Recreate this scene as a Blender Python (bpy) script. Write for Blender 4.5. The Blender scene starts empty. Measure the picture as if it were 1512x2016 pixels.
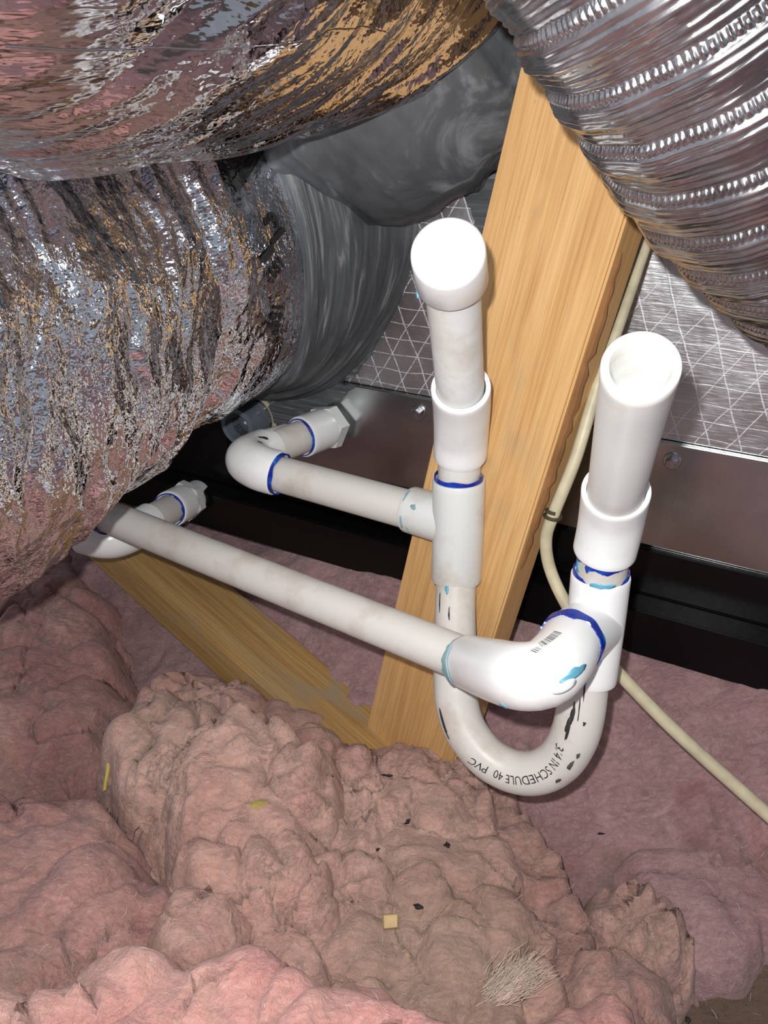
import bpy, math, random
import numpy as np
from mathutils import Vector, Matrix

# ------------------------------------------------------------------ camera
FPX = 1514.0
CAMZ = 0.65
PITCH = math.radians(29)
ca, sa = math.cos(PITCH), math.sin(PITCH)
CR = np.array([1.0, 0, 0]); CF = np.array([0, ca, -sa]); CU = np.array([0, sa, ca])
CAM = np.array([0, 0, CAMZ])
sc = bpy.context.scene
cd = bpy.data.cameras.new('camera'); cam = bpy.data.objects.new('camera', cd)
sc.collection.objects.link(cam); sc.camera = cam
cd.sensor_fit = 'HORIZONTAL'; cd.sensor_width = 36; cd.lens = 36 * FPX / 1512
cd.clip_start = 0.005; cd.clip_end = 50
cam.location = CAM; cam.rotation_euler = (math.pi / 2 - PITCH, 0, 0)

# ------------------------------------------------------------------ light
sc.view_settings.view_transform = 'Standard'
sc.view_settings.look = 'None'
sc.view_settings.exposure = 0.0
sc.view_settings.gamma = 1.0
sc.view_settings.use_curve_mapping = False
wd = bpy.data.worlds.new('world'); sc.world = wd; wd.use_nodes = True
wd.node_tree.nodes['Background'].inputs[0].default_value = (0.80, 0.88, 1.0, 1)
wd.node_tree.nodes['Background'].inputs[1].default_value = 0.36
FLASH_W = 9.0
def lamp(name, typ, loc, energy, size, color=(1, 1, 1)):
    l = bpy.data.lights.new(name, typ); o = bpy.data.objects.new(name, l)
    sc.collection.objects.link(o); o.location = loc; l.energy = energy; l.color = color
    if typ == 'AREA':
        l.size = size
    else:
        l.shadow_soft_size = size
    return o
# the phone's flash, a few centimetres from its lens
lamp('flash', 'POINT', CAM + (-0.016) * CR + 0.024 * CU - 0.004 * CF, FLASH_W, 0.004, (1.0, 0.98, 0.96))
# unseen fill lamp, added behind the camera to even out the flash falloff
fill_ob = lamp('fill_light', 'AREA', (-0.35, -0.9, 1.55), 5.0, 0.5, (0.9, 0.95, 1.0))
fill_ob.rotation_euler = (Vector((0.0, 0.5, 0.2)) - Vector((-0.35, -0.9, 1.55))).to_track_quat('-Z', 'Y').to_euler()

# ------------------------------------------------------------------ geometry helpers
NW = np.array([-.465, -.886, 0]); NW /= np.linalg.norm(NW)      # normal of the air handler's face
DW = np.array([NW[1], -NW[0], 0])                                # horizontal along that face, to the left
def ray(x, y): return (x - 756) / FPX * CR - (y - 1008) / FPX * CU + CF
def P(x, y, mm): return CAM + ray(x, y) * mm / 1000
def W(x, y, nd):
    r = ray(x, y); return CAM + r * (nd / 1000 / (-(NW @ r)))
def Z(x, y, z):
    r = ray(x, y); return CAM + r * ((CAMZ - z) / (-r[2]))
def pj(p):
    q = np.asarray(p) - CAM; z = q @ CF
    return np.stack([756 + FPX * (q @ CR) / z, 1008 - FPX * (q @ CU) / z], -1)
def N(v): v = np.asarray(v, float); return v / np.linalg.norm(v)

def tag(o, label, cat, group=None, kind=None):
    o['label'] = label; o['category'] = cat
    if group: o['group'] = group
    if kind: o['kind'] = kind
    return o
def struct(o): o['kind'] = 'structure'; return o
def empty(name, loc):
    o = bpy.data.objects.new(name, None); sc.collection.objects.link(o)
    o.location = loc; o.empty_display_size = 0.02; return o
def mesh_obj(name, V, Fc, mat, parent=None, uv=None, smooth=True, sharp=None, M=None):
    me = bpy.data.meshes.new(name)
    V = np.asarray(V, float)
    me.from_pydata(V.tolist(), [], Fc if isinstance(Fc, list) else Fc.tolist())
    if uv is not None:
        l = me.uv_layers.new(name='UVMap')
        idx = np.empty(len(me.loops), dtype=np.int32); me.loops.foreach_get('vertex_index', idx)
        l.data.foreach_set('uv', np.asarray(uv, np.float32)[idx].ravel())
    if smooth:
        me.polygons.foreach_set('use_smooth', [True] * len(me.polygons))
        if sharp: me.set_sharp_from_angle(angle=math.radians(sharp))
    me.materials.append(mat); me.update()
    o = bpy.data.objects.new(name, me); sc.collection.objects.link(o)
    if M is not None: o.matrix_world = M
    if parent is not None:
        o.parent = parent
        o.matrix_parent_inverse = world_of(parent).inverted()
    return o
def world_of(o):
    # location-only transforms are used on parents, so this stays exact without a depsgraph update
    m = Matrix.LocRotScale(o.location, o.rotation_euler, o.scale)
    return m if o.parent is None else world_of(o.parent) @ o.matrix_parent_inverse @ m

# numpy gradient noise -------------------------------------------------
_rng = np.random.RandomState(7)
_perm = np.concatenate([_rng.permutation(256)] * 2)
_g = _rng.normal(size=(256, 2)); _g /= np.linalg.norm(_g, axis=1)[:, None]
def pn(x, y, seed=0):
    x = np.asarray(x, float) + seed * 17.31; y = np.asarray(y, float) + seed * 9.77
    xi = np.floor(x).astype(int); yi = np.floor(y).astype(int); xf = x - xi; yf = y - yi
    u = xf ** 3 * (xf * (xf * 6 - 15) + 10); v = yf ** 3 * (yf * (yf * 6 - 15) + 10)
    def gr(a, b, dx, dy):
        h = _perm[(_perm[(xi + a) & 255] + yi + b) & 255]; return _g[h, 0] * dx + _g[h, 1] * dy
    a = gr(0, 0, xf, yf); b = gr(1, 0, xf - 1, yf); c = gr(0, 1, xf, yf - 1); d = gr(1, 1, xf - 1, yf - 1)
    return ((a + (b - a) * u) * (1 - v) + (c + (d - c) * u) * v) * 1.5
def tn(x, y, seed=0):
    """flat triangular facets between random heights, -1..1, like creased foil"""
    x = np.asarray(x, float) + .5 * np.asarray(y, float) + seed * 13.7; y = np.asarray(y, float) + seed * 5.3
    xi = np.floor(x).astype(int); yi = np.floor(y).astype(int); fx = x - xi; fy = y - yi
    H = lambda a, b: _perm[(_perm[(xi + a) & 255] + yi + b) & 255] / 127.5 - 1
    h00, h10, h01, h11 = H(0, 0), H(1, 0), H(0, 1), H(1, 1)
    return np.where(fx + fy < 1, h00 + (h10 - h00) * fx + (h01 - h00) * fy, h11 + (h01 - h11) * (1 - fx) + (h10 - h11) * (1 - fy))
def fbm(x, y, o=4, seed=0, g=.5):
    s = 0; a = 1; f = 1
    for i in range(o): s = s + a * pn(x * f, y * f, seed + i * 3); a *= g; f *= 2.03
    return s
def ridge(x, y, seed=0): return 1 - np.abs(pn(x, y, seed)) * 2
def sstep(t): t = np.clip(t, 0, 1); return t * t * (3 - 2 * t)

class Path:
    """smooth centre line through 3-D points, radius along it, with rotation-minimising frames"""
    def __init__(s, pts, rad=None, lin=False, sub=24, ref=None):
        pts = np.array(pts, float); n = len(pts)
        if lin or n == 2:
            Q = []; 
            for i in range(n - 1):
                for k in range(sub): Q.append(pts[i] + (pts[i + 1] - pts[i]) * k / sub)
            Q.append(pts[-1]); T = np.linspace(0, n - 1, len(Q))
        else:
            e = np.vstack([2 * pts[0] - pts[1], pts, 2 * pts[-1] - pts[-2]]); Q = []; T = []
            for i in range(n - 1):
                a, b, c, d = e[i:i + 4]
                for k in range(sub + (i == n - 2)):
                    t = k / sub
                    Q.append(.5 * ((2 * b) + (c - a) * t + (2 * a - 5 * b + 4 * c - d) * t * t + (3 * b - a - 3 * c + d) * t ** 3)); T.append(i + t)
            T = np.array(T)
        Q = np.array(Q); s.Q = Q
        s.S = np.concatenate([[0], np.cumsum(np.linalg.norm(np.diff(Q, axis=0), axis=1))]); s.L = s.S[-1]
        s.sk = np.interp(np.arange(n), T, s.S)
        rad = rad if rad is not None else 10
        s.R = np.interp(T, np.arange(n), rad if np.ndim(rad) else [rad] * n) / 1000
        tg = np.gradient(Q, s.S, axis=0); tg /= np.linalg.norm(tg, axis=1)[:, None]; s.T = tg
        r = N(np.cross(tg[0], ref if ref is not None else (CR if abs(tg[0] @ CR) < .8 else CU))); A = [r]
        for i in range(1, len(Q)):
            r = r - tg[i] * (r @ tg[i]); r = r / np.linalg.norm(r); A.append(r)
        s.A = np.array(A); s.B = np.cross(s.T, s.A); s.disp = None
    def ev(s, u):
        u = np.asarray(u, float); f = lambda M: np.stack([np.interp(u, s.S, M[:, i]) for i in range(3)], -1)
        p = f(s.Q); t = f(s.T); a = f(s.A); b = f(s.B)
        over = np.where(u < 0, u, np.where(u > s.L, u - s.L, 0.0))
        return p + t * over[..., None], a, b, t
    def rad(s, u): return np.interp(u, s.S, s.R)
    def surf(s, u, th, off=0.0, r=None):
        p, a, b, t = s.ev(u); rr = (s.rad(u) if r is None else r) + off
        if s.disp is not None: rr = rr + s.disp(np.asarray(u, float), np.asarray(th, float))
        rr = np.asarray(rr)[..., None]; c = np.cos(th)[..., None]; d = np.sin(th)[..., None]
        return p + (a * c + b * d) * rr
    def locate(s, x, y, off=0.0):
        """(arc length, angle) of the point of the surface seen at a pixel"""
        su = np.linspace(0, s.L, 160); th = np.linspace(-math.pi, math.pi, 181)
        best = None; w = (s.L / 80, math.pi / 45)
        for it in range(4):
            U, T = np.meshgrid(su, th, indexing='ij'); X = s.surf(U, T, off); p, a, b, t = s.ev(U)
            nrm = X - p; vis = (nrm * (CAM - X)).sum(-1) > 0
            e = ((pj(X) - np.array([x, y])) ** 2).sum(-1) + (~vis) * 1e6
            i = np.unravel_index(np.argmin(e), e.shape); best = (U[i], T[i])
            su = np.linspace(best[0] - w[0], best[0] + w[0], 25); th = np.linspace(best[1] - w[1], best[1] + w[1], 25); w = (w[0] / 6, w[1] / 6)
        return best

def sweep(name, path, rings, mat, parent=None, nt=64, cap0=False, cap1=False, sharp=35, poly=False, th0=0.0):
    """rings = [(arc length, radius in m or None)] swept round the path -> one mesh"""
    U = np.array([r[0] for r in rings]); Rr = np.array([path.rad(r[0]) if r[1] is None else r[1] for r in rings])
    th = np.linspace(0, 2 * math.pi, nt, endpoint=False) + th0
    G, T = np.meshgrid(U, th, indexing='ij'); RR = np.repeat(Rr[:, None], nt, 1)
    V = path.surf(G, T, 0.0, RR).reshape(-1, 3); n = len(U)
    i = np.arange(n - 1)[:, None] * nt; j = np.arange(nt)[None]; j2 = (j + 1) % nt
    F = np.stack([i + j, i + j2, i + nt + j2, i + nt + j], -1).reshape(-1, 4).tolist()
    if cap0: F.append(list(range(nt))[::-1])
    if cap1: F.append(list(range((n - 1) * nt, n * nt)))
    pr = np.mean(Rr)
    dl = np.concatenate([[0], np.cumsum(np.hypot(np.diff(U), np.diff(Rr)))])
    uv = np.stack([np.repeat(dl[:, None], nt, 1), T * pr], -1).reshape(-1, 2)
    return mesh_obj(name, V, F, mat, parent, uv=uv, smooth=not poly, sharp=sharp)
def span(a, b, n, r=None): return [(a + (b - a) * k / n, r) for k in range(n + 1)]
def hub(a, b, r, n=10, ri=.0137, deep=.004, ends=(1, 1)):
    """socket of a fitting: rounded rims and a lip inside each open end"""
    e = .0009; o = []
    if ends[0]: o += [(a + deep, ri), (a, ri), (a, r - e), (a + e * .3, r - e * .3), (a + e, r)]
    else: o += [(a, r)]
    m = span(a + e, b - e, n, r); o += m[1:-1]
    if ends[1]: o += [(b - e, r), (b - e * .3, r - e * .3), (b, r - e), (b, ri), (b - deep, ri)]
    else: o += [(b, r)]
    return o

# ------------------------------------------------------------------ materials
def nt_mat(name):
    m = bpy.data.materials.new(name); m.use_nodes = True; t = m.node_tree
    return m, t, t.nodes['Principled BSDF']
def lin(c): return tuple((x / 12.92 if x <= .04045 else ((x + .055) / 1.055) ** 2.4) for x in (v / 255 for v in c)) + (1,)
def node(t, typ, **k):
    n = t.nodes.new(typ)
    for a, b in k.items():
        if a in n.inputs.keys(): n.inputs[a].default_value = b
        else: setattr(n, a, b)
    return n
def coord(t, scale, kind='Object', rot=(0, 0, 0)):
    c = t.nodes.new('ShaderNodeTexCoord'); m = node(t, 'ShaderNodeMapping'); m.inputs['Scale'].default_value = scale; m.inputs['Rotation'].default_value = rot
    t.links.new(c.outputs[kind], m.inputs[0]); return m.outputs[0]
def noise(t, co, scale, detail=4, rough=.5, dist=0.0, out='Fac'):
    n = node(t, 'ShaderNodeTexNoise'); n.inputs['Scale'].default_value = scale; n.inputs['Detail'].default_value = detail
    n.inputs['Roughness'].default_value = rough; n.inputs['Distortion'].default_value = dist; t.links.new(co, n.inputs['Vector']); return n.outputs[out]
def ramp(t, src, stops, interp='LINEAR'):
    r = t.nodes.new('ShaderNodeValToRGB'); r.color_ramp.interpolation = interp
    while len(r.color_ramp.elements) < len(stops): r.color_ramp.elements.new(.5)
    for e, (p, c) in zip(r.color_ramp.elements, stops): e.position = p; e.color = c if len(c) == 4 else lin(c)
    t.links.new(src, r.inputs[0]); return r.outputs[0]
def mix(t, f, a, b, mode='MIX'):
    n = t.nodes.new('ShaderNodeMix'); n.data_type = 'RGBA'; n.blend_type = mode
    for i, v in ((0, f), (6, a), (7, b)):
        if isinstance(v, (float, int)): n.inputs[i].default_value = v
        elif isinstance(v, tuple): n.inputs[i].default_value = v
        else: t.links.new(v, n.inputs[i])
    return n.outputs[2]
def math_n(t, op, a, b=0.0, c=0.0):
    n = t.nodes.new('ShaderNodeMath'); n.operation = op
    for i, v in enumerate((a, b, c)):
        if isinstance(v, (float, int)): n.inputs[i].default_value = v
        else: t.links.new(v, n.inputs[i])
    return n.outputs[0]
def bump(t, h, strength, dist, nrm=None):
    b = t.nodes.new('ShaderNodeBump'); b.inputs['Strength'].default_value = strength; b.inputs['Distance'].default_value = dist
    t.links.new(h, b.inputs['Height'])
    if nrm is not None: t.links.new(nrm, b.inputs['Normal'])
    return b.outputs[0]
BW = lambda a, b: [(a, (0, 0, 0, 1)), (b, (1, 1, 1, 1))]

def m_pvc(name, col, dirt, rough=.32):
    m, t, p = nt_mat(name); co = coord(t, (1, 1, 1))
    f = ramp(t, noise(t, co, 28, 5, .6), BW(.52, .78)); c = mix(t, math_n(t, 'MULTIPLY', f, dirt), lin(col), lin((168, 150, 128)))
    u = coord(t, (18, 160, 1), 'UV'); g = ramp(t, noise(t, u, 6, 3, .6), BW(.70, .78))
    c = mix(t, math_n(t, 'MULTIPLY', g, dirt * .5), c, lin((120, 112, 102)))
    t.links.new(c, p.inputs['Base Color']); p.inputs['Roughness'].default_value = rough; p.inputs['IOR'].default_value = 1.45
    t.links.new(bump(t, noise(t, co, 400, 2), .03, .0005), p.inputs['Normal']); return m
PVC_PIPE = m_pvc('pvc_pipe', (207, 204, 199), .7, .38)
PVC_FIT = m_pvc('pvc_fitting', (234, 236, 236), .22, .27)
PVC_OLD = m_pvc('pvc_scuffed', (212, 214, 212), .6, .34)
def m_plain(name, col, rough=.5, metal=0.0, spec=.5):
    m, t, p = nt_mat(name); co = coord(t, (1, 1, 1))
    c = mix(t, ramp(t, noise(t, co, 60, 3), BW(.35, .7)), lin(col), lin(tuple(v * .84 for v in col)))
    t.links.new(c, p.inputs['Base Color']); p.inputs['Roughness'].default_value = rough; p.inputs['Metallic'].default_value = metal
    p.inputs['Specular IOR Level'].default_value = spec; return m
def m_primer():
    m, t, p = nt_mat('blue_primer'); co = coord(t, (1, 1, 1))
    c = ramp(t, noise(t, co, 90, 3, .6), [(.45, (14, 36, 140)), (.62, (20, 70, 175)), (.75, (60, 150, 210))])
    t.links.new(c, p.inputs['Base Color']); p.inputs['Roughness'].default_value = .25; return m
PRIMER = m_primer()
STAIN = m_plain('light_blue_primer', (105, 180, 208), .35)
TEAL = m_plain('dried_teal_primer', (150, 190, 195), .4)
INK = m_plain('black_ink', (38, 38, 40), .5)
GREYINK = m_plain('grey_ink', (80, 80, 82), .5)
SCUFF = m_plain('dark_scuff', (52, 48, 48), .6)
CREAM = m_plain('cream_sheath', (205, 196, 165), .45)

def m_wood(name, a, b, c2, grey=0.25):
    m, t, p = nt_mat(name)
    co = coord(t, (1.6, 26, 26)); g = noise(t, co, 3.2, 6, .62, .6)
    c = ramp(t, g, [(.3, a), (.5, b), (.72, c2)])
    fine = noise(t, coord(t, (6, 330, 330)), 2, 3, .6)
    c = mix(t, .22, c, ramp(t, fine, [(.3, (120, 84, 44)), (.65, (238, 205, 150))]), 'MIX')
    st = ramp(t, noise(t, coord(t, (5, 16, 16)), 2.2, 4, .6, 1.0), BW(.56, .74))
    c = mix(t, math_n(t, 'MULTIPLY', st, grey), c, lin((150, 140, 120)))
    sp = ramp(t, noise(t, coord(t, (30, 120, 120)), 2.4, 2, .5), BW(.74, .80))
    c = mix(t, math_n(t, 'MULTIPLY', sp, .45), c, lin((96, 66, 40)))
    t.links.new(c, p.inputs['Base Color']); p.inputs['Roughness'].default_value = .55
    t.links.new(bump(t, fine, .12, .0006), p.inputs['Normal']); return m
WOOD = m_wood('pine_stud', (180, 130, 74), (202, 156, 98), (210, 170, 116), .35)
WOOD_DK = m_wood('aged_pine', (140, 104, 54), (164, 126, 70), (180, 146, 92), .75)
ROOF = m_wood('roof_sheathing', (150, 112, 70), (172, 132, 84), (190, 152, 104), .3)
BARK = m_plain('bark_edge', (142, 98, 56), .9)

def m_foil(name, rough, col, wr, vor, sx=1.0):
    m, t, p = nt_mat(name); p.inputs['Metallic'].default_value = 1.0; p.inputs['Base Color'].default_value = lin(col)
    rr = ramp(t, noise(t, coord(t, (1, 1, 1)), 30, 3), [(.3, (rough * .6,) * 3 + (1,)), (.7, (rough * 1.5,) * 3 + (1,))])
    t.links.new(rr, p.inputs['Roughness'])
    u = coord(t, (70 * sx, 22, 1), 'UV')
    dis = noise(t, coord(t, (60, 60, 1), 'UV'), 1.5, 3, .6, 0, 'Color'); nr = bump(t, noise(t, u, 2.0, 3, .55, .8), wr, .003)
    for k, (a_, b_, dst) in enumerate(((58, 13, .0034), (150, 40, .0011), (400, 120, .00022))):
        v = node(t, 'ShaderNodeTexVoronoi'); v.feature = 'F1'; v.distance = 'MANHATTAN' if k != 1 else 'CHEBYCHEV'; v.inputs['Scale'].default_value = 1.0
        vv = mix(t, .8, coord(t, (a_ * sx, b_, 1), 'UV', (0, 0, .25 - .3 * k)), dis, 'ADD'); t.links.new(vv, v.inputs['Vector'])
        nr = bump(t, v.outputs['Distance'], vor, dst, nr)
    t.links.new(nr, p.inputs['Normal']); return m
FOIL_B = m_foil('crumpled_foil', .075, (230, 232, 238), .10, .55)
FOIL_A = m_foil('smooth_foil', .09, (208, 207, 211), .08, .32, 1.0)
def m_mastic():
    m, t, p = nt_mat('grey_mastic'); u = coord(t, (1, 1, 1), 'UV')
    s = noise(t, coord(t, (160, 9, 1), 'UV'), 2.0, 5, .65, .8)
    c = ramp(t, s, [(.35, (66, 70, 74)), (.55, (84, 88, 92)), (.75, (150, 153, 157))])
    l = ramp(t, noise(t, coord(t, (14, 8, 1), 'UV'), 1.5, 4, .6), BW(.58, .75))
    c = mix(t, math_n(t, 'MULTIPLY', l, .35), c, lin((132, 134, 138)))
    t.links.new(c, p.inputs['Base Color']); p.inputs['Roughness'].default_value = .42
    t.links.new(bump(t, s, .5, .002), p.inputs['Normal']); return m
MASTIC = m_mastic()
def m_scrim():
    m, t, p = nt_mat('foil_scrim_facing'); p.inputs['Metallic'].default_value = 1.0
    c = t.nodes.new('ShaderNodeTexCoord'); sp = t.nodes.new('ShaderNodeSeparateXYZ')
    wob = noise(t, c.outputs['Object'], 22, 2, .5, 0, 'Color'); add = mix(t, .006, c.outputs['Object'], wob, 'ADD'); t.links.new(add, sp.inputs[0])
    X, Y, Zz = sp.outputs
    def lines(e, per, w):
        q = math_n(t, 'PINGPONG', e, per / 2); return ramp(t, math_n(t, 'DIVIDE', q, per / 2), [(0, (1, 1, 1, 1)), (w, (0, 0, 0, 1))])
    a = math_n(t, 'ADD', math_n(t, 'MULTIPLY', X, 1.0), math_n(t, 'MULTIPLY', Zz, .42)); b = math_n(t, 'SUBTRACT', X, math_n(t, 'MULTIPLY', Zz, .62))
    L = math_n(t, 'MAXIMUM', math_n(t, 'MAXIMUM', lines(a, .021, .07), lines(b, .021, .06)), lines(Zz, .0125, .07))
    brk = noise(t, c.outputs['Object'], 500, 2, .6); L2 = math_n(t, 'MULTIPLY', L, ramp(t, brk, BW(.30, .5)))
    fine = noise(t, coord(t, (60, 60, 600)), 1.2, 4, .6)
    col = mix(t, L2, ramp(t, noise(t, c.outputs['Object'], 12, 4, .6), [(.35, (176, 174, 175)), (.7, (222, 222, 226))]), lin((238, 240, 245)))
    t.links.new(col, p.inputs['Base Color'])
    t.links.new(ramp(t, L2, [(0, (.36, .36, .36, 1)), (1, (.6, .6, .6, 1))]), p.inputs['Roughness'])
    t.links.new(ramp(t, L2, [(0, (1, 1, 1, 1)), (1, (.35, .35, .35, 1))]), p.inputs['Metallic'])
    n1 = bump(t, fine, .35, .0006); n1 = bump(t, noise(t, c.outputs['Object'], 26, 3), .5, .004, n1)
    t.links.new(bump(t, L, .15, .0004, n1), p.inputs['Normal']); return m
SCRIM = m_scrim()
def m_galv():
    m, t, p = nt_mat('galvanised_steel'); p.inputs['Metallic'].default_value = 1.0
    c = coord(t, (1, 1, 1)); f = noise(t, c, 9, 4, .6)
    t.links.new(ramp(t, f, [(.3, (160, 163, 164)), (.7, (190, 194, 195))]), p.inputs['Base Color'])
    t.links.new(ramp(t, noise(t, c, 14, 3), [(.3, (.16, .16, .16, 1)), (.7, (.30, .30, .30, 1))]), p.inputs['Roughness'])
    s = noise(t, coord(t, (40, 40, 900)), 1.2, 3, .6)
    t.links.new(bump(t, s, .06, .0004), p.inputs['Normal']); return m
GALV = m_galv()
def m_black():
    m, t, p = nt_mat('black_painted_steel'); c = coord(t, (1, 1, 1))
    sc1 = ramp(t, noise(t, coord(t, (30, 300, 120)), 1.8, 4, .7, 1.5), BW(.72, .78)); msk = ramp(t, noise(t, c, 10, 2), BW(.5, .62))
    t.links.new(mix(t, math_n(t, 'MULTIPLY', math_n(t, 'MULTIPLY', sc1, msk), .4), lin((10, 10, 12)), lin((120, 125, 125))), p.inputs['Base Color'])
    p.inputs['Roughness'].default_value = .28; p.inputs['Specular IOR Level'].default_value = .3; t.links.new(bump(t, noise(t, c, 90, 4), .15, .0012), p.inputs['Normal']); return m
BLACK = m_black()
def m_duct():
    m, t, p = nt_mat('bare_aluminium'); p.inputs['Metallic'].default_value = 1.0
    c = noise(t, coord(t, (1, 1, 1), 'UV'), 40, 4, .6)
    t.links.new(ramp(t, c, [(.3, (168, 168, 172)), (.7, (206, 206, 210))]), p.inputs['Base Color'])
    t.links.new(ramp(t, noise(t, coord(t, (1, 1, 1), 'UV'), 70, 3), [(.3, (.18, .18, .18, 1)), (.7, (.34, .34, .34, 1))]), p.inputs['Roughness'])
    t.links.new(bump(t, noise(t, coord(t, (300, 60, 1), 'UV'), 1.5, 4, .6), .25, .0008), p.inputs['Normal']); return m
ALU = m_duct()
def m_wool(name, cols, dirt=.5, stains=(), dcol=(128, 116, 100)):
    m, t, p = nt_mat(name); c = coord(t, (1, 1, 1))
    base = ramp(t, noise(t, c, 9, 5, .6, .6), [(.28, cols[0]), (.45, cols[1]), (.60, cols[2]), (.75, cols[3])])
    vn = math_n(t, 'ABSOLUTE', math_n(t, 'SUBTRACT', noise(t, c, 16, 5, .65, 1.5), .5))
    vein = ramp(t, vn, [(0, (1, 1, 1, 1)), (.035, (0, 0, 0, 1))]); base = mix(t, math_n(t, 'MULTIPLY', math_n(t, 'MULTIPLY', vein, ramp(t, noise(t, c, 11, 3), BW(.42, .6))), .55), base, lin((104, 90, 82)))
    d = ramp(t, noise(t, c, 14, 6, .68, .8), BW(.50, .68)); base = mix(t, math_n(t, 'MULTIPLY', d, dirt), base, lin(dcol))
    pk = ramp(t, noise(t, coord(t, (1, 1, 1), 'Object', (1, 2, 3)), 7, 4, .6, 1.2), BW(.58, .74)); base = mix(t, math_n(t, 'MULTIPLY', pk, .5), base, lin((176, 98, 98)))
    f = noise(t, coord(t, (1, 2.2, 1.5), 'Object', (0, .4, .6)), 110, 5, .75, 1.5)
    base = mix(t, .30, base, ramp(t, f, [(.3, (96, 74, 70)), (.7, (222, 196, 186))]))
    for (q, r, col, k) in stains:
        g = t.nodes.new('ShaderNodeNewGeometry'); v = t.nodes.new('ShaderNodeVectorMath'); v.operation = 'DISTANCE'
        t.links.new(g.outputs['Position'], v.inputs[0]); v.inputs[1].default_value = tuple(q)
        dd = math_n(t, 'ADD', v.outputs['Value'], math_n(t, 'MULTIPLY', math_n(t, 'SUBTRACT', noise(t, c, 45, 4), .5), r * 1.2))
        w = ramp(t, math_n(t, 'DIVIDE', dd, r), [(.45, (1, 1, 1, 1)), (1.0, (0, 0, 0, 1))])
        base = mix(t, math_n(t, 'MULTIPLY', w, k), base, lin(col))
    t.links.new(base, p.inputs['Base Color']); p.inputs['Roughness'].default_value = 1.0; p.inputs['Specular IOR Level'].default_value = .1
    p.inputs['Subsurface Weight'].default_value = .35; p.inputs['Subsurface Radius'].default_value = (1, .55, .45); p.inputs['Subsurface Scale'].default_value = .008; p.inputs['Sheen Weight'].default_value = .2; p.inputs['Sheen Roughness'].default_value = .5
    n1 = bump(t, noise(t, c, 60, 6, .7, .5), 1.0, .006); t.links.new(bump(t, f, .9, .0018, n1), p.inputs['Normal']); return m
PINKS = [(158, 102, 102), (190, 134, 130), (202, 152, 144), (212, 168, 156)]
DUSTY = [(146, 102, 112), (168, 124, 132), (184, 142, 148), (198, 158, 160)]
BRIGHT = [(208, 126, 126), (232, 162, 156), (236, 180, 168), (238, 196, 184)]
WARM = [(186, 132, 120), (212, 162, 148), (222, 178, 162), (230, 192, 176)]

# ------------------------------------------------------------------ boxes and boards
def board(name, o, ax, bx, L, w, th, mat, parent=None, bev=.0015, warp=0.0):
    """rectangular piece: o = corner, ax = long axis, bx = width axis; thickness runs along ax x bx (sign of th)"""
    ax = N(ax); bx = N(bx - ax * (bx @ ax)); cx = np.cross(ax, bx)
    import bmesh
    bm = bmesh.new(); bmesh.ops.create_cube(bm, size=1.0)
    c = o + ax * L / 2 + bx * w / 2 + cx * th / 2
    bmesh.ops.scale(bm, vec=(L, w, abs(th)), verts=bm.verts)
    if bev: bmesh.ops.bevel(bm, geom=list(bm.edges), offset=bev, segments=2, affect='EDGES')
    me = bpy.data.meshes.new(name); bm.to_mesh(me); bm.free(); me.materials.append(mat)
    ob = bpy.data.objects.new(name, me); sc.collection.objects.link(ob)
    M = Matrix(((ax[0], bx[0], cx[0], c[0]), (ax[1], bx[1], cx[1], c[1]), (ax[2], bx[2], cx[2], c[2]), (0, 0, 0, 1)))
    ob.matrix_world = M
    if parent is not None: ob.parent = parent; ob.matrix_parent_inverse = world_of(parent).inverted()
    return ob
def prism(name, pix, nd, thick, mat, parent=None, rag=0.0, dens=10, seed=0, lift=0.0):
    """a coat laid on the air handler's face: outline by points of that plane, with its own thickness"""
    pts = []
    for i in range(len(pix)):
        a = np.array(pix[i], float); b = np.array(pix[(i + 1) % len(pix)], float); k = max(1, int(np.linalg.norm(b - a) / dens))
        for j in range(k): pts.append(a + (b - a) * j / k)
    pts = np.array(pts); rg = np.random.RandomState(seed)
    if rag: pts = pts + rg.normal(size=pts.shape) * rag
    q = np.array([W(x, y, nd) for x, y in pts]); n = len(q)
    V = np.vstack([q, q + NW * thick]); F = [list(range(n, 2 * n)), list(range(n))[::-1]] + [[i, (i + 1) % n, n + (i + 1) % n, n + i] for i in range(n)]
    uv = np.stack([V @ np.array([0, 0, 1.0]), V @ DW], -1)
    return mesh_obj(name, V, F, mat, parent, uv=uv, smooth=False)

# ------------------------------------------------------------------ the attic shell
UPZ = np.array([0, 0, 1.0])
fl = board('floor', np.array([-2.2, -2.0, -.05]), np.array([1.0, 0, 0]), np.array([0, 1.0, 0]), 4.4, 4.6, .05, m_plain('drywall_back', (150, 140, 128), .9), bev=0); struct(fl)
rf = board('ceiling', np.array([-2.2, -2.0, 1.55]), N(np.array([1.0, 0, 0])), N(np.array([0, 1.0, -.0])), 4.4, 1.75, .02, ROOF, bev=0); struct(rf)
for i, yy in enumerate((-1.7, -1.1, -.5)):
    b = board('trim_%d' % (i + 1), np.array([-2.2, yy, 1.41]), np.array([1.0, 0, 0]), np.array([0, 1.0, 0]), 4.4, .038, .14, WOOD, bev=0); struct(b)

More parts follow.
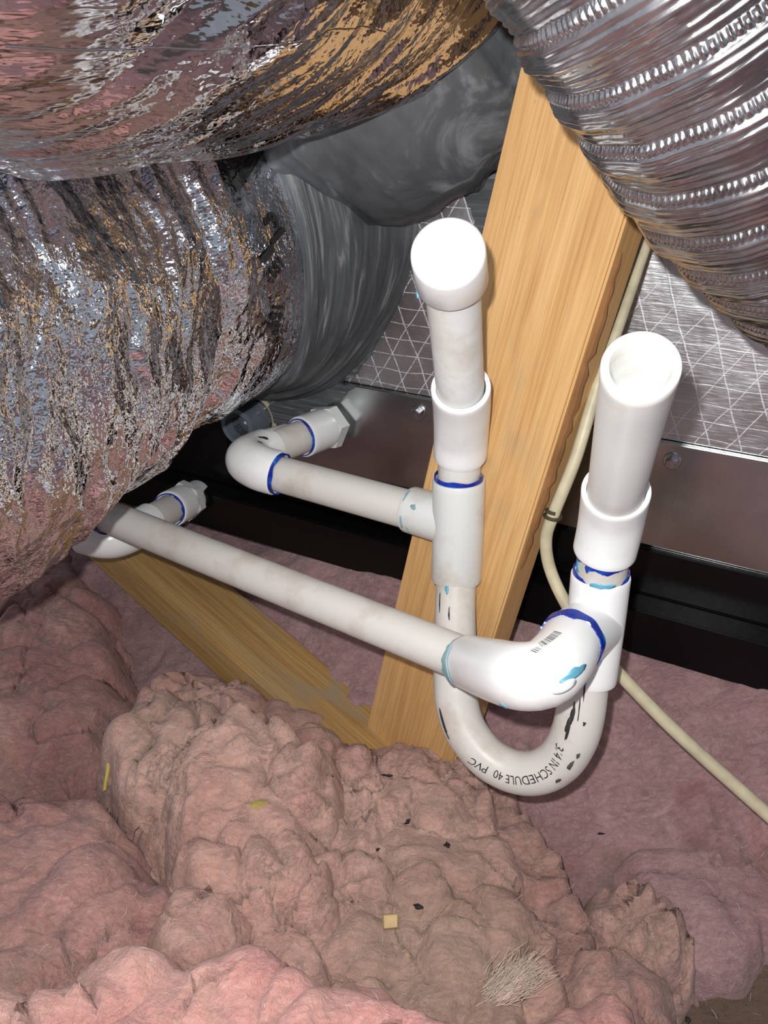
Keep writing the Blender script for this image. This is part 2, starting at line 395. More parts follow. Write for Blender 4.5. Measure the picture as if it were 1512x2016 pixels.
# air handler: galvanised cabinet, foil faced plenum above, black rail under it
ND = 530
def wall_slab(name, xl, xr, zb, zt, nd, thick, mat, parent):
    L = W(xl, 900, nd); Rr = W(xr, 900, nd); o = np.array([L[0], L[1], zb]); ln = (L - Rr) @ DW
    # local x along the face to the right, local z up
    ax = -DW; cz = UPZ; by = -NW
    import bmesh
    c = o + ax * ln / 2 + cz * (zt - zb) / 2 + by * thick / 2
    bm = bmesh.new(); bmesh.ops.create_cube(bm, size=1.0); bmesh.ops.scale(bm, vec=(ln, thick, zt - zb), verts=bm.verts)
    bmesh.ops.bevel(bm, geom=list(bm.edges), offset=.0012, segments=2, affect='EDGES')
    me = bpy.data.meshes.new(name); bm.to_mesh(me); bm.free(); me.materials.append(mat)
    ob = bpy.data.objects.new(name, me); sc.collection.objects.link(ob)
    ob.matrix_world = Matrix(((ax[0], by[0], cz[0], c[0]), (ax[1], by[1], cz[1], c[1]), (ax[2], by[2], cz[2], c[2]), (0, 0, 0, 1)))
    if parent is not None: ob.parent = parent; ob.matrix_parent_inverse = world_of(parent).inverted()
    return ob
ZS, ZB, ZR, ZP = CAMZ - .217, CAMZ - .302, CAMZ - .341, CAMZ - .382
plen = empty('duct_plenum', tuple(W(1100, 700, ND)))
tag(plen, 'foil faced duct board plenum with a scrim grid, behind the wooden brace and capped riser', 'plenum')
wall_slab('foil_facing', 330, 3600, ZS + .0005, 1.35, ND, .03, SCRIM, plen)
cab = empty('air_handler_cabinet', tuple(W(1100, 950, ND)))
tag(cab, 'bare galvanised steel cabinet panel with two hex screws, below the foil plenum', 'air handler')
wall_slab('steel_panel', 452, 3600, ZB, ZS, ND - 2, .035, GALV, cab)
wall_slab('top_seam', 600, 3600, ZS - .0022, ZS - .0002, ND - 3.5, .004, GALV, cab)
def screw(x, y):
    c = W(x, y, ND - 2); p = Path([c - NW * .002, c + NW * .007], lin=True)
    o = sweep('hex_screw', p, [(0, .0062), (.0030, .0062), (.0034, .0058)], ALU, cab, nt=32, cap1=True)
    h = sweep('screw_head', p, [(.003, .0040), (.0082, .0040), (.0090, .0034)], ALU, o, nt=6, cap1=True, poly=True)
screw(824, 812); screw(1323, 907)
pan = empty('black_support_rail', tuple(W(1000, 1150, 500)))
tag(pan, 'glossy black steel rail under the galvanised cabinet, behind the pipe trap', 'rail')
wall_slab('upper_flange', 200, 3600, ZR, ZB - .0005, 524, .055, BLACK, pan)
wall_slab('lower_flange', 150, 3600, ZP, ZR - .0005, 500, .065, BLACK, pan)
bp = tag(wall_slab('black_end_panel', 180, 452, ZB, ZS + .05, 515, .045, BLACK, None), 'black panel at the left end of the galvanised cabinet, below the foil duct', 'panel')
# grey pipe stub in a putty ring, left of the fitting
gp = empty('grey_pipe_stub', tuple(W(502, 820, ND)))
tag(gp, 'grey round pipe stub sealed with a beige putty ring, behind the left pipe elbow', 'pipe')
c = W(500, 822, ND - 2); pth = Path([c - NW * .004, c + NW * .03], lin=True)
GREYP = m_plain('grey_blue_plastic', (104, 116, 126), .3)
sweep('stub', pth, hub(0, .03, .0175, ri=.013, deep=.02), GREYP, gp)
th = np.linspace(0, 2 * math.pi, 49)
ringp = Path([c + (DW * math.cos(a) + UPZ * math.sin(a)) * .0225 for a in th], lin=True, sub=2)
sweep('putty_ring', ringp, span(0, ringp.L, 96, .0022), m_plain('beige_putty', (178, 172, 148), .8), gp, nt=10)

# ------------------------------------------------------------------ timber
A0 = W(722, 1430, 405); B0 = W(1040, 60, 447); ax = N(B0 - A0); A0 = A0 - ax * .06; rot = math.radians(12)
wdv = -DW * math.cos(rot) + NW * math.sin(rot)
br = empty('wooden_brace', tuple(A0)); tag(br, 'pale orange pine brace rising behind the capped riser to the top of the frame', 'timber')
wv = N(wdv - ax * (wdv @ ax)); nn = np.cross(ax, wv); sgn = 1 if nn @ NW < 0 else -1
board('stud', A0, ax, wv, .80, .082, sgn * .030, WOOD, br)
# strip of bark left on its right edge
nb = -nn * (1 if nn @ NW < 0 else -1)
bk = []
bk_o = A0 + ax * .26 + wv * .0822 - nb * .006
for k in range(16):
    t_ = k / 15; bk.append(bk_o + ax * .20 * t_ - nb * (.001 + .0008 * math.sin(k * 1.7)))
pb = Path(bk); sweep('bark_strip', pb, [(pb.L * k / 30, .0009 + .0034 * abs(math.sin(k * 1.3 + 1)) ** .5 * math.sin(math.pi * k / 30) ** .5) for k in range(31)], BARK, br, nt=8, cap0=True, cap1=True)
# knot
kc = A0
R0 = P(236, 1100, 735); R1 = P(600, 1425, 618); ax2 = N(R1 - R0)
wv2 = N(-NW - ax2 * (-NW @ ax2)); o2 = R0 - ax2 * .14
nn2 = np.cross(ax2, wv2); s2 = -1 if nn2[2] > 0 else 1
b2 = board('diagonal_web_brace', o2, ax2, wv2, .14 + float(np.linalg.norm(R1 - R0)) + .07, .060, s2 * .036, WOOD_DK); tag(b2, 'weathered timber web slanting down into the pink insulation, beneath the long pipe', 'timber')

# ------------------------------------------------------------------ PVC drain
pv = empty('pvc_drain_assembly', tuple(P(899, 1140, 515)))
tag(pv, 'white plastic drain pipework with a looped trap, two risers and blue primer at its joints', 'pipework')
def PP(l): return [P(*q[:3]) for q in l]
def band(parent, path, s, w, r, seed=0, mat=None, thick=.0006, name='primer_ring', arc=None, wav=.35):
    """a smear of primer round a joint: its width wanders along the circumference"""
    n = 96; th = np.linspace(0, 2 * math.pi, n, endpoint=False) if arc is None else np.linspace(arc[0], arc[1], n)
    cs, sn = np.cos(th), np.sin(th)
    k0 = w * (.5 + wav * pn(cs * 1.6 + 5, sn * 1.6 + 5, seed)); k1 = w * (.5 + wav * 1.6 * pn(cs * 2.3 + 9, sn * 2.3 + 3, seed + 5) + .12 * pn(cs * 9, sn * 9, seed + 2))
    if arc is not None:
        e = np.sin(np.linspace(0, math.pi, n)) ** .5; k0 = k0 * e; k1 = k1 * e
    k0 = np.maximum(k0, 0.0003); k1 = np.maximum(k1, .0003)
    L = [path.surf(s - k0, th, 0, r - .0003), path.surf(s - k0, th, 0, r + thick), path.surf(s + k1, th, 0, r + thick), path.surf(s + k1, th, 0, r - .0003)]
    V = np.concatenate(L); m = len(L); F = []
    for a in range(m - 1):
        for j in range(n if arc is None else n - 1):
            j2 = (j + 1) % n; F.append([a * n + j, a * n + j2, (a + 1) * n + j2, (a + 1) * n + j])
    return mesh_obj(name, V, F, mat or PRIMER, parent, smooth=True, sharp=40)
def blob(parent, path, x, y, wx, wy, mat, name='primer_drip', seed=0, off=.0004, r=None, rot=0.0, rag=1.0):
    s0, t0 = path.locate(x, y); rr = float(path.rad(s0)) if r is None else r; n = 28; a = np.linspace(0, 2 * math.pi, n, endpoint=False)
    k = 1 + (.55 * pn(np.cos(a) * .9 + 3.3, np.sin(a) * .9 + 7.7, seed) + .10 * pn(np.cos(a) * 2, np.sin(a) * 2, seed + 1)) * rag
    du = np.cos(a) * wx * k; dv = np.sin(a) * wy * k; c_, s_ = math.cos(rot), math.sin(rot); du, dv = du * c_ - dv * s_, du * s_ + dv * c_
    V = []; F = []
    for q in (0, .5, 1.0): V.append(path.surf(s0 + du * q, t0 + dv * q / rr, 0, rr + off))
    V.append(path.surf(s0 + du * 1.03, t0 + dv * 1.03 / rr, 0, rr - .0003))
    V = np.concatenate(V)
    for q in range(3):
        for j in range(n): F.append([q * n + j, q * n + (j + 1) % n, (q + 1) * n + (j + 1) % n, (q + 1) * n + j])
    return mesh_obj(name, V, F, mat, parent, smooth=True)

def text_mesh(txt, size, bold=0.0):
    cu = bpy.data.curves.new('t', 'FONT'); cu.body = txt; cu.size = size; cu.resolution_u = 3; cu.align_x = 'LEFT'; cu.offset = bold
    ob = bpy.data.objects.new('t', cu); sc.collection.objects.link(ob); dg = bpy.context.evaluated_depsgraph_get()
    me = ob.evaluated_get(dg).to_mesh(); V = np.array([v.co[:] for v in me.vertices]); F = [list(p.vertices) for p in me.polygons]
    ob.evaluated_get(dg).to_mesh_clear(); bpy.data.objects.remove(ob); bpy.data.curves.remove(cu); return V, F
def wrap(parent, path, p0, p1, V, F, mat, name, up, off=.0003, thick=None, mirror=False, fit=False):
    """lay flat marks (x along the line p0->p1 of the picture) on the surface of a tube"""
    s0, t0 = path.locate(*p0); s1, t1 = path.locate(*p1); r0 = float(path.rad(s0))
    e = np.array([s1 - s0, (t1 - t0) * r0]); Ld = np.linalg.norm(e); e1 = e / Ld; e2 = np.array([-e1[1], e1[0]])
    q = pj(path.surf(np.array(s0 + e2[0] * .002), np.array(t0 + e2[1] * .002 / r0))) - pj(path.surf(np.array(s0), np.array(t0)))
    if q @ np.array(up) < 0: e2 = -e2
    k = Ld / V[:, 0].max() if fit else 1.0
    su = s0 + (e1[0] * V[:, 0] * k + e2[0] * V[:, 1]); sv = t0 + (e1[1] * V[:, 0] * k + e2[1] * V[:, 1]) / r0
    X = path.surf(su, sv, off); return mesh_obj(name, X, F, mat, parent, smooth=False)
def bars(seed, n, pitch, h):
    rg = random.Random(seed); V = []; F = []; x = 0
    for i in range(n):
        w = pitch * rg.choice((.35, .35, .6, .9)); V += [(x, 0, 0), (x + w, 0, 0), (x + w, h, 0), (x, h, 0)]
        F.append([4 * i + k for k in range(4)]); x += w + pitch * rg.choice((.4, .5, .8))
    return np.array(V), F

IR = .0134
# --- left riser
pL = Path(PP([(881, 493, 332), (889, 545, 356), (898, 655, 392), (906, 765, 427), (909, 800, 446)]))
sweep('pipe', pL, [(.006, .013)] + span(.0065, pL.L, 30, .01335) + [(pL.L, .006)], PVC_OLD, pv)
capo = sweep('pipe_cap', pL, [(0, .0005), (.00005, .0125), (.0003, .0143), (.0006, .0152), (.002, .0163), (.004, .0166), (.027, .0170), (.0278, .0166), (.028, .0135), (.024, .0135)], PVC_FIT, pv, cap0=True)
blob(capo, pL, 842, 577, .0016, .0028, STAIN, r=.0169, seed=3)
cL = Path(PP([(907, 762, 426), (909, 800, 446), (908, 850, 468), (906, 896, 482)]))
cpl = sweep('coupling', cL, hub(0, cL.L, .0167, 24, .0139, .012), PVC_FIT, pv)
sL = Path(PP([(907, 880, 474), (905, 905, 481), (903, 960, 488)]))
sweep('pipe', sL, span(0, sL.L, 6, .01335), PVC_PIPE, pv)
band(cpl, cL, cL.L + .0012, .0045, .0136, 4, arc=None, wav=.7)
tL = Path(PP([(903, 943, 485), (902, 1040, 499), (898, 1139, 515)]))
tee = sweep('tee', tL, hub(0, tL.L, .0167, 20), PVC_OLD, pv)
band(tee, tL, -.0006, .0040, .0149, 9)
band(tee, tL, tL.L + .0014, .0045, .0137, 2)
mid = P(902, 1030, 499); bL = Path([mid, P(808, 1003, 521)])
tb = sweep('tee_branch', bL, hub(.006, bL.L, .0160, 10, ends=(0, 1)), PVC_OLD, tee)
[blob(tb, bL, x, y, a, b, TEAL, 'primer_smear', q, off=.0002, r=.0160) for x, y, a, b, q in ((800, 1020, .0015, .004, 1), (806, 985, .001, .005, 2), (822, 1003, .002, .0022, 3), (812, 1030, .0008, .003, 4))]
spp = Path([P(815, 1006, 518), P(545, 932, 571)])
sweep('pipe', spp, span(0, spp.L, 10, .01335), PVC_PIPE, pv)
eL = Path(PP([(548, 932, 570), (512, 921, 575), (489, 905, 588), (510, 890, 606), (568, 866, 628)]), [16.9, 17.2, 17.4, 16.9, 15.6])
h_ = eL.L; rr_ = lambda a, b, n: [(a + (b - a) * k / n, None) for k in range(n + 1)]
elb = sweep('elbow', eL, [(.004, .0137), (0, .0137), (0, .0162), (.0009, .0169)] + rr_(.001, h_ * .72, 26) + [(h_ * .73, .0154), (h_, .0135)], PVC_FIT, pv)
band(elb, eL, -.0004, .0044, .0152, 21); blob(elb, eL, 517, 862, .006, .0016, SCUFF, 'scuff_mark', 5, rot=.5); blob(elb, eL, 512, 871, .003, .0014, SCUFF, 'scuff_mark', 8)
aL = Path(PP([(540, 880, 612), (600, 858, 634), (642, 842, 655), (650, 839, 664)]))
sweep('pipe', aL, span(0, .055, 8, .0136), PVC_PIPE, pv)
sK = aL.sk[1] - .004
ad = sweep('male_adapter', aL, hub(sK, aL.sk[2] - .003, .0172, 8), PVC_FIT, pv)
sweep('hex_nut', aL, [(aL.sk[2] - .004, .013), (aL.sk[2] - .004, .0195), (aL.sk[2] + .004, .0200), (aL.sk[2] + .004, .012)], PVC_OLD, ad, nt=6, poly=True, th0=.3)
sweep('threaded_end', aL, span(aL.sk[2], aL.L + .01, 4, .0145), PVC_OLD, ad)
band(ad, aL, sK, .0034, .0152, 31)
# --- U trap
UT = [(898, 1132, 514, 13.3), (896, 1200, 508, 13.4), (896, 1275, 500, 13.7), (896, 1335, 492, 13.9), (900, 1388, 490, 13.8), (918, 1440, 487, 13.5), (958, 1490, 482, 13.2), (1010, 1518, 475, 13.1), (1060, 1520, 466, 13.2), (1103, 1495, 458, 13.6), (1130, 1450, 450, 14), (1143, 1400, 445, 14), (1151, 1330, 441, 13.8)]
pU = Path(PP(UT), [q[3] for q in UT])
trap = sweep('bent_trap_pipe', pU, rr_(0, pU.L, 90), PVC_PIPE, pv)
for (x, y, a, b_, s_) in ((1119, 1432, .010, .0008, 1), (1128, 1405, .007, .0012, 2), (872, 1420, .010, .0008, 4), (1140, 1400, .007, .0004, 5), (1150, 1425, .0010, .0008, 6), (1118, 1428, .005, .0012, 7), (1150, 1360, .006, .0005, 9)):
    blob(trap, pU, x, y, a, b_, SCUFF, 'scuff_mark', s_)
blob(trap, pU, 1124, 1506, .003, .0012, GREYINK, 'scuff_mark', 12); blob(trap, pU, 1138, 1488, .002, .0008, GREYINK, 'scuff_mark', 13); blob(trap, pU, 1100, 1536, .0025, .0008, GREYINK, 'scuff_mark', 14)
blob(trap, pU, 866, 1185, .006, .0004, SCUFF, 'scuff_mark', 15); blob(trap, pU, 884, 1210, .004, .0005, SCUFF, 'scuff_mark', 16); blob(trap, pU, 880, 1160, .003, .0013, STAIN, 'primer_drip', 17)
# printing along the bend, letter by letter
def letters(parent, path, pix, txt, size, mat, name, up):
    """each letter sits on the curve given by picture points, feet away from `up` side"""
    st = np.array([path.locate(*q) for q in pix]); rr = path.rad(st[:, 0]); xy = np.stack([st[:, 0], st[:, 1]], -1)
    seg = np.hypot(np.diff(xy[:, 0]), np.diff(xy[:, 1]) * .0134); cum = np.concatenate([[0], np.cumsum(seg)])
    V, F = text_mesh(txt, size); k = cum[-1] / V[:, 0].max(); x = V[:, 0] * k
    s = np.interp(x, cum, xy[:, 0]); t = np.interp(x, cum, xy[:, 1])
    ds = (xy[-1, 0] - xy[0, 0]); sg = 1 if ds > 0 else -1
    t = t + sg * up * (V[:, 1] - .0028) / .0134; return mesh_obj(name, path.surf(s, t, .00025), F, mat, parent, smooth=False)
letters(trap, pU, [(1103, 1467), (1097, 1495), (1083, 1515), (1062, 1530), (1035, 1537), (1005, 1536), (975, 1524), (946, 1510), (924, 1496)], '3/4 IN SCHEDULE 40  PVC', .0076, INK, 'pipe_printing', -1)
# --- right riser
pR = Path(PP([(1262, 720, 261), (1239, 830, 306), (1213, 964, 366), (1208, 1000, 384)]))
sweep('pipe', pR, [(.035, .002), (.035, .0102), (.0008, .0102), (0, .0106), (0, .0130), (.0006, .01335)] + span(.001, pR.L, 30, .01335)[1:] + [(pR.L, .006)], PVC_OLD, pv)
cR = Path(PP([(1213, 964, 370), (1207, 1002, 386), (1199, 1046, 399), (1190, 1085, 408)]))
cpr = sweep('coupling', cR, hub(0, cR.L, .0164, 24, .0139, .012), PVC_FIT, pv)
sR = Path(PP([(1193, 1070, 403), (1188, 1100, 411), (1181, 1160, 424)]))
sst = sweep('pipe', sR, span(0, sR.L, 6, .01335), PVC_PIPE, pv)
band(cpr, cR, cR.L + .0014, .0050, .0135, 5)
blob(sst, sR, 1166, 1112, .0042, .0020, PRIMER, seed=2, r=.01345); blob(sst, sR, 1150, 1110, .0035, .0032, STAIN, seed=6, r=.0134); blob(sst, sR, 1186, 1147, .0022, .0055, STAIN, seed=4, r=.0135)
tR = Path(PP([(1183, 1130, 420), (1172, 1230, 433), (1157, 1336, 443)]))
te2 = sweep('tee', tR, hub(0, tR.L, .0160, 20), PVC_FIT, pv)
band(te2, tR, -.0004, .0038, .0145, 12)
tm = P(1171, 1228, 433); bR = Path([tm, P(1120, 1266, 402)])
tb2 = sweep('tee_branch', bR, hub(.004, bR.L, .0166, 10, ends=(0, 1)), PVC_FIT, te2)
eR = Path(PP([(1124, 1264, 404), (1104, 1296, 390), (1072, 1325, 381), (1028, 1331, 386), (980, 1321, 409), (921, 1303, 448)]), [16.2, 16.6, 16.9, 17.0, 16.8, 15.6])
hh = eR.L
er = sweep('elbow', eR, [(.004, .0137), (0, .0137), (0, .0155), (.0009, .0160)] + rr_(.001, hh - .001, 30) + [(hh, .0150), (hh, .0132), (hh - .004, .0132)], PVC_FIT, pv)
band(er, eR, -.0012, .0070, .0164, 14); band(er, eR, hh + .0004, .0040, .0146, 15)
band(er, eR, hh - .0050, .0080, .0166, 52, TEAL, thick=.0003, arc=(eR.locate(925, 1325)[1] - .8, eR.locate(925, 1325)[1] + .8), name='primer_smear'); blob(er, eR, 1137, 1322, .0042, .0022, STAIN, seed=23, rot=.3); blob(er, eR, 993, 1391, .0016, .003, STAIN, seed=24)
V, F = bars(3, 17, .00085, .0042); wrap(er, eR, (1068, 1274), (1106, 1247), V, F, GREYINK, 'barcode', (-1, -1), fit=True)
wrap(er, eR, (1056, 1286), (1066, 1278), *bars(5, 4, .0010, .0028), GREYINK, 'barcode', (-1, -1), fit=True)
V, F = bars(8, 46, .0009, .0036); wrap(te2, tR, (1222, 1180), (1198, 1318), V, F, GREYINK, 'barcode', (1, 0), fit=True)
blob(te2, tR, 1158, 1240, .0028, .0026, TEAL, seed=31, r=.0163); blob(te2, tR, 1153, 1336, .0012, .0016, STAIN, seed=33, r=.0163)
# moulding mark on the elbow
blob(er, eR, 1112, 1352, .0024, .0026, PVC_FIT, 'moulded_boss', 77, off=.0007, rag=0.0)
# --- long pipe
lp = Path([P(918, 1299, 452), P(195, 1009, 617)])
lpo = sweep('pipe', lp, span(0, lp.L, 30, .0131), PVC_PIPE, pv)
ep = Path([P(207, 1013, 612), P(60, 953, 655)])
el3 = sweep('coupling', ep, hub(0, ep.L, .0162, 8), PVC_FIT, pv); band(el3, ep, -.001, .0058, .0150, 41)
kp = Path(PP([(374, 982, 742), (336, 1002, 712), (300, 1022, 686), (262, 1046, 668), (215, 1061, 655), (160, 1052, 655), (90, 1036, 665)]), [16, 13.6, 13.6, 16.6, 17, 16.6, 13.4])
sk = kp.sk
sweep('pipe', kp, rr_(sk[0], sk[3], 12)[0:1] and span(0, sk[3], 12, .0134), PVC_PIPE, pv)
el4 = sweep('elbow', kp, [(sk[2] + .002, .0134), (sk[2] + .002, .0160)] + [(sk[2] + .003 + (sk[5] - sk[2] - .004) * k / 20, .0160 + .001 * math.sin(math.pi * k / 20)) for k in range(21)] + [(sk[5], .0155), (sk[5], .0134)], PVC_FIT, pv)
band(el4, kp, sk[5], .0036, .0150, 44)
sweep('pipe', kp, span(sk[5] - .004, kp.L, 6, .0134), PVC_PIPE, pv)
ad2 = sweep('male_adapter', kp, hub(.010, sk[1] + .001, .0172, 6), PVC_FIT, pv); band(ad2, kp, sk[1] + .002, .0048, .0152, 45)
sweep('hex_nut', kp, [(.002, .013), (.002, .0195), (.011, .0195), (.011, .012)], PVC_OLD, ad2, nt=6, poly=True, th0=.2)
sweep('threaded_end', kp, span(-.015, .004, 4, .0145), PVC_OLD, ad2)
# small stamp on the capped riser and scratch on the open one
V, F = text_mesh('S dI', .0034); wrap(pv, pL, (905, 788), (905, 806), V, F, GREYINK, 'pipe_printing', (1, 0), fit=True)
V, F = text_mesh('KSO1', .0034); wrap(pv, pL, (919, 786), (919, 808), V, F, GREYINK, 'pipe_printing', (1, 0), fit=True)
blob(pv, pR, 1186, 947, .0010, .0024, SCUFF, 'scuff_mark', 3)

# ------------------------------------------------------------------ cable
cab_pts = [(1310, 390, 450, 3.2), (1278, 467, 450, 3.1), (1228, 613, 452, 3.3), (1176, 760, 455, 3.6), (1134, 900, 462, 3.8), (1092, 1006, 474, 3.9), (1075, 1060, 484, 3.9), (1083, 1120, 492, 3.9), (1115, 1190, 492, 4.0), (1165, 1262, 490, 4.1), (1215, 1322, 488, 4.1), (1330, 1440, 484, 4.2), (1512, 1604, 476, 4.3), (1700, 1770, 470, 4.4), (2000, 2020, 462, 4.4), (2500, 2400, 450, 4.4)]
pc = Path(PP(cab_pts), [q[3] for q in cab_pts])
tag(sweep('power_cable', pc, rr_(0, pc.L, 160), CREAM, None, nt=20, cap0=True, cap1=True), 'cream plastic sheathed cable running down beside the wooden brace and off to the lower right', 'cable')
tt = []
s0 = pc.sk[5]
for k in range(40):
    a = k / 39 * 2 * math.pi * 1.6; tt.append(pc.surf(np.array(s0 + .006 * k / 39), np.array(a), .0010))
ptt = Path(tt); 
tie = sweep('wire_staple', ptt, span(0, ptt.L, 90, .0011), m_plain('dull_wire', (96, 88, 70), .5, .6), None, nt=8, cap0=True, cap1=True); tag(tie, 'dull twisted wire tie around the cream cable beside the wooden brace', 'wire tie')
# ------------------------------------------------------------------ foil ducts
def duct(name, path, rings_s, nt, mat, parent=None):
    return sweep(name, path, [(s, None) for s in rings_s], mat, parent, nt=nt, sharp=None)
CB0 = W(446, 392, ND); AXB = N(NW + np.array([0, 0, -.15]))
BP3 = [CB0 + AXB * .06, CB0 + AXB * .13, CB0 + AXB * .22, CB0 + AXB * .32, CB0 + AXB * .45, CB0 + AXB * .58, CB0 + AXB * .72]
BR = [136, 138, 141, 144, 145, 145, 145]
pB = Path(BP3, BR, ref=CU)
def dispB(s, th):
    u = s * 1000; v = th * 148
    gath = sstep((s - .042) / .06)
    u1 = u + 14 * pn(u / 70, v / 90, 3) + 4 * pn(u / 22, v / 30, 4); v1 = v + 8 * pn(u / 30, v / 60, 12)
    big = tn(u1 / 24, v1 / 120, 5); mid = tn(u1 / 9.5, v1 / 46, 6); sm = tn(u1 / 4.6, v1 / 17, 8); ti = tn(u / 2.6 + v / 9, v / 6.0, 9)
    m = .35 + .65 * sstep(.5 + 1.6 * pn(u / 45, v / 70, 14))
    return -.003 - .005 * gath + gath * (.0075 * big + .0046 * mid * m) + (.0002 + .0018 * gath) * sm * (.4 + .6 * m) + .0007 * ti * m * gath + .0016 * (1 - gath) * tn(u1 / 20, v1 / 60, 17) + .004 * pn(u / 90, v / 110, 10)
pB.disp = dispB
fb = empty("foil_flex_duct", tuple(CB0))
tag(fb, 'lower foil flexible duct, heavily crumpled, with black print near its collar', 'duct')
s_far = pB.sk[0] + .010
sB = np.arange(s_far, pB.L, .0014)
duct('foil_jacket', pB, sB, 760, FOIL_B, fb)
# print on the jacket
def ftext(txt, p0, p1, size, up, mat=INK):
    V, F = text_mesh(txt, size, size * .035); wrap(fb, pB, p0, p1, V, F, mat, 'jacket_printing', up, off=.0008, fit=True)
ftext('\u00aesolaun', (441, 368), (500, 288), .017, (-1, -.6))
def fbar(p0, p1, h, o=0):
    n = 24; V = np.array([(x, y + o, 0) for y in (0, h) for x in np.linspace(0, .04, n)]); F = [[i, i + 1, n + i + 1, n + i] for i in range(n - 1)]
    wrap(fb, pB, p0, p1, V, F, INK, 'jacket_printing', (-1, -.6), off=.0008, fit=True)
fbar((464, 372), (519, 288), .0042); fbar((468, 378), (523, 293), .0016)
fbar((536, 484), (560, 455), .0035); fbar((518, 520), (540, 494), .0050)
ftext('159\u00b0', (548, 500), (522, 540), .012, (1, .6)); ftext('159\u00b0', (540, 596), (520, 660), .012, (1, .6)); ftext('\u00b09', (534, 462), (552, 438), .014, (-1, -.6))
ftext('DESIGN', (476, 382), (520, 312), .008, (-1, -.6)) if False else None
# outline for the painted white highlight
V = np.array([(0, 0, 0), (.010, .0022, 0), (.030, .0020, 0), (.036, 0, 0), (.030, -.0015, 0), (.010, -.0012, 0)])

# collar with mastic between duct and plenum
CB = W(470, 402, ND); pcB = Path([CB - NW * .01, CB + NW * .03, CB0 + AXB * .08, CB0 + AXB * .125], [168, 155, 136, 122], ref=CU)
def dispC(s, th):
    u = s * 1000; v = th * 150
    return -.006 * np.abs(pn(u / 22, v / 300, 21)) - .0015 * np.abs(pn(u / 6, v / 40, 22)) + .005 * pn(u / 40, v / 120, 23)
pcB.disp = dispC
cb = sweep('duct_collar', pcB, [(s, None) for s in np.arange(.01, pcB.L + .01, .0025)], MASTIC, None, nt=260, sharp=None)
tag(cb, 'round collar painted with dark grey mastic, joining the lower foil duct to the plenum', 'duct collar')
blob(fb, pB, 570, 325, .0020, .0175, m_plain('white_glint', (214, 222, 224), .4), 'glint_sliver', 3, off=.0020, rot=0.0)  # strip of bright light, drawn as a white sliver on the foil jacket
tp = Path([P(565, 278, 470), P(571, 330, 466), P(573, 374, 462)])
# upper duct
APT = [(-900, -420, 230, 86), (-500, -330, 236, 86), (-200, -255, 246, 87), (0, -215, 256, 89), (250, -226, 284, 95), (480, -232, 335, 103), (640, -205, 385, 109), (740, -188, 424, 111), (805, -176, 460, 108), (820, -150, 505, 102)]
pA = Path(PP(APT), [q[3] for q in APT], ref=CU)
def dispA(s, th):
    u = s * 1000 * 1.0; v = th * 100; w = u + v * .45 + 12 * pn(u / 60, v / 80, 35)
    m = sstep(.4 + 1.6 * pn(u / 60, v / 60, 36))
    return -.005 + .0042 * tn(w / 26, v / 100, 37) + .0030 * tn(w / 13, v / 55, 31) + .0014 * tn(w / 6, v / 22, 32) * (.4 + .6 * m) + .0006 * tn(w / 3, v / 8, 33) * (.3 + .7 * m) + .003 * pn(u / 100, v / 90, 34)
pA.disp = dispA
fa = empty('foil_flex_duct', tuple(P(300, 0, 330)))
tag(fa, 'upper foil flexible duct, smoother and closer, crossing the top left of the photo', 'duct')
duct('foil_jacket', pA, np.arange(pA.sk[1] * .5, pA.L, .0012), 640, FOIL_A, fa)
# seam line along the jacket
st = [pA.locate(x, y) for x, y in ((10, 88), (300, 92), (600, 78), (760, 60))]
seam = [pA.surf(np.array(a), np.array(b), -.0005) for a, b in st]
ps = Path([seam[0] + (seam[-1] - seam[0]) * 0, *seam[1:]]); 
ss = np.linspace(st[0][0], st[-1][0], 120); tt_ = np.interp(ss, [a for a, b in st], [b for a, b in st]) if st[0][0] < st[-1][0] else np.interp(ss[::-1], [a for a, b in st][::-1], [b for a, b in st][::-1])[::-1]
q0 = pA.surf(ss, tt_, -.0002); q1 = pA.surf(ss, tt_ + .005, .0007); q2 = pA.surf(ss, tt_ + .010, -.0002)
VV = np.concatenate([q0, q1, q2]); FF = [[a * 120 + i, a * 120 + i + 1, (a + 1) * 120 + i + 1, (a + 1) * 120 + i] for a in (0, 1) for i in range(119)]
mesh_obj('jacket_seam', VV, FF, FOIL_A, fa, uv=np.stack([np.tile(ss, 3), np.repeat([0, .0012, .0014], 120)], -1))
# collar A
CA_ = W(830, 60, ND); pcA = Path([CA_ - NW * .01, CA_ + NW * .04, P(820, -90, 520)], [112, 106, 98], ref=CU)
pcA.disp = lambda s, th: -.010 * np.abs(pn(s * 30, th * 2.2, 41)) + .012 * pn(s * 12, th * 1.9, 42) - .003 * np.abs(pn(s * 90, th * 9, 43))
ccA = sweep('duct_collar', pcA, [(s, None) for s in np.arange(0, pcA.L, .003)], MASTIC, None, nt=220, sharp=None)
tag(ccA, 'lumpy grey mastic collar behind the right end of the upper foil duct', 'duct collar')
# mastic brushed on to the plenum face
prism('mastic_coat', [(560, 760), (640, 748), (700, 742), (735, 690), (775, 600), (800, 480), (802, 395), (770, 300), (500, 300), (420, 780)], ND, .003, MASTIC, plen, rag=2.0, seed=1)
prism('mastic_coat', [(795, 395), (850, 375), (905, 330), (925, 290), (945, 300), (918, 340), (915, 372), (922, 395), (955, 470), (1010, 380), (1100, 60), (700, 60), (790, 300)], ND, .004, MASTIC, plen, rag=3.0, seed=2)
prism('mastic_coat', [(500, 830), (560, 770), (660, 752), (705, 760), (660, 790), (600, 835), (540, 830)], ND - 2, .002, MASTIC, plen, rag=1.5, seed=3)

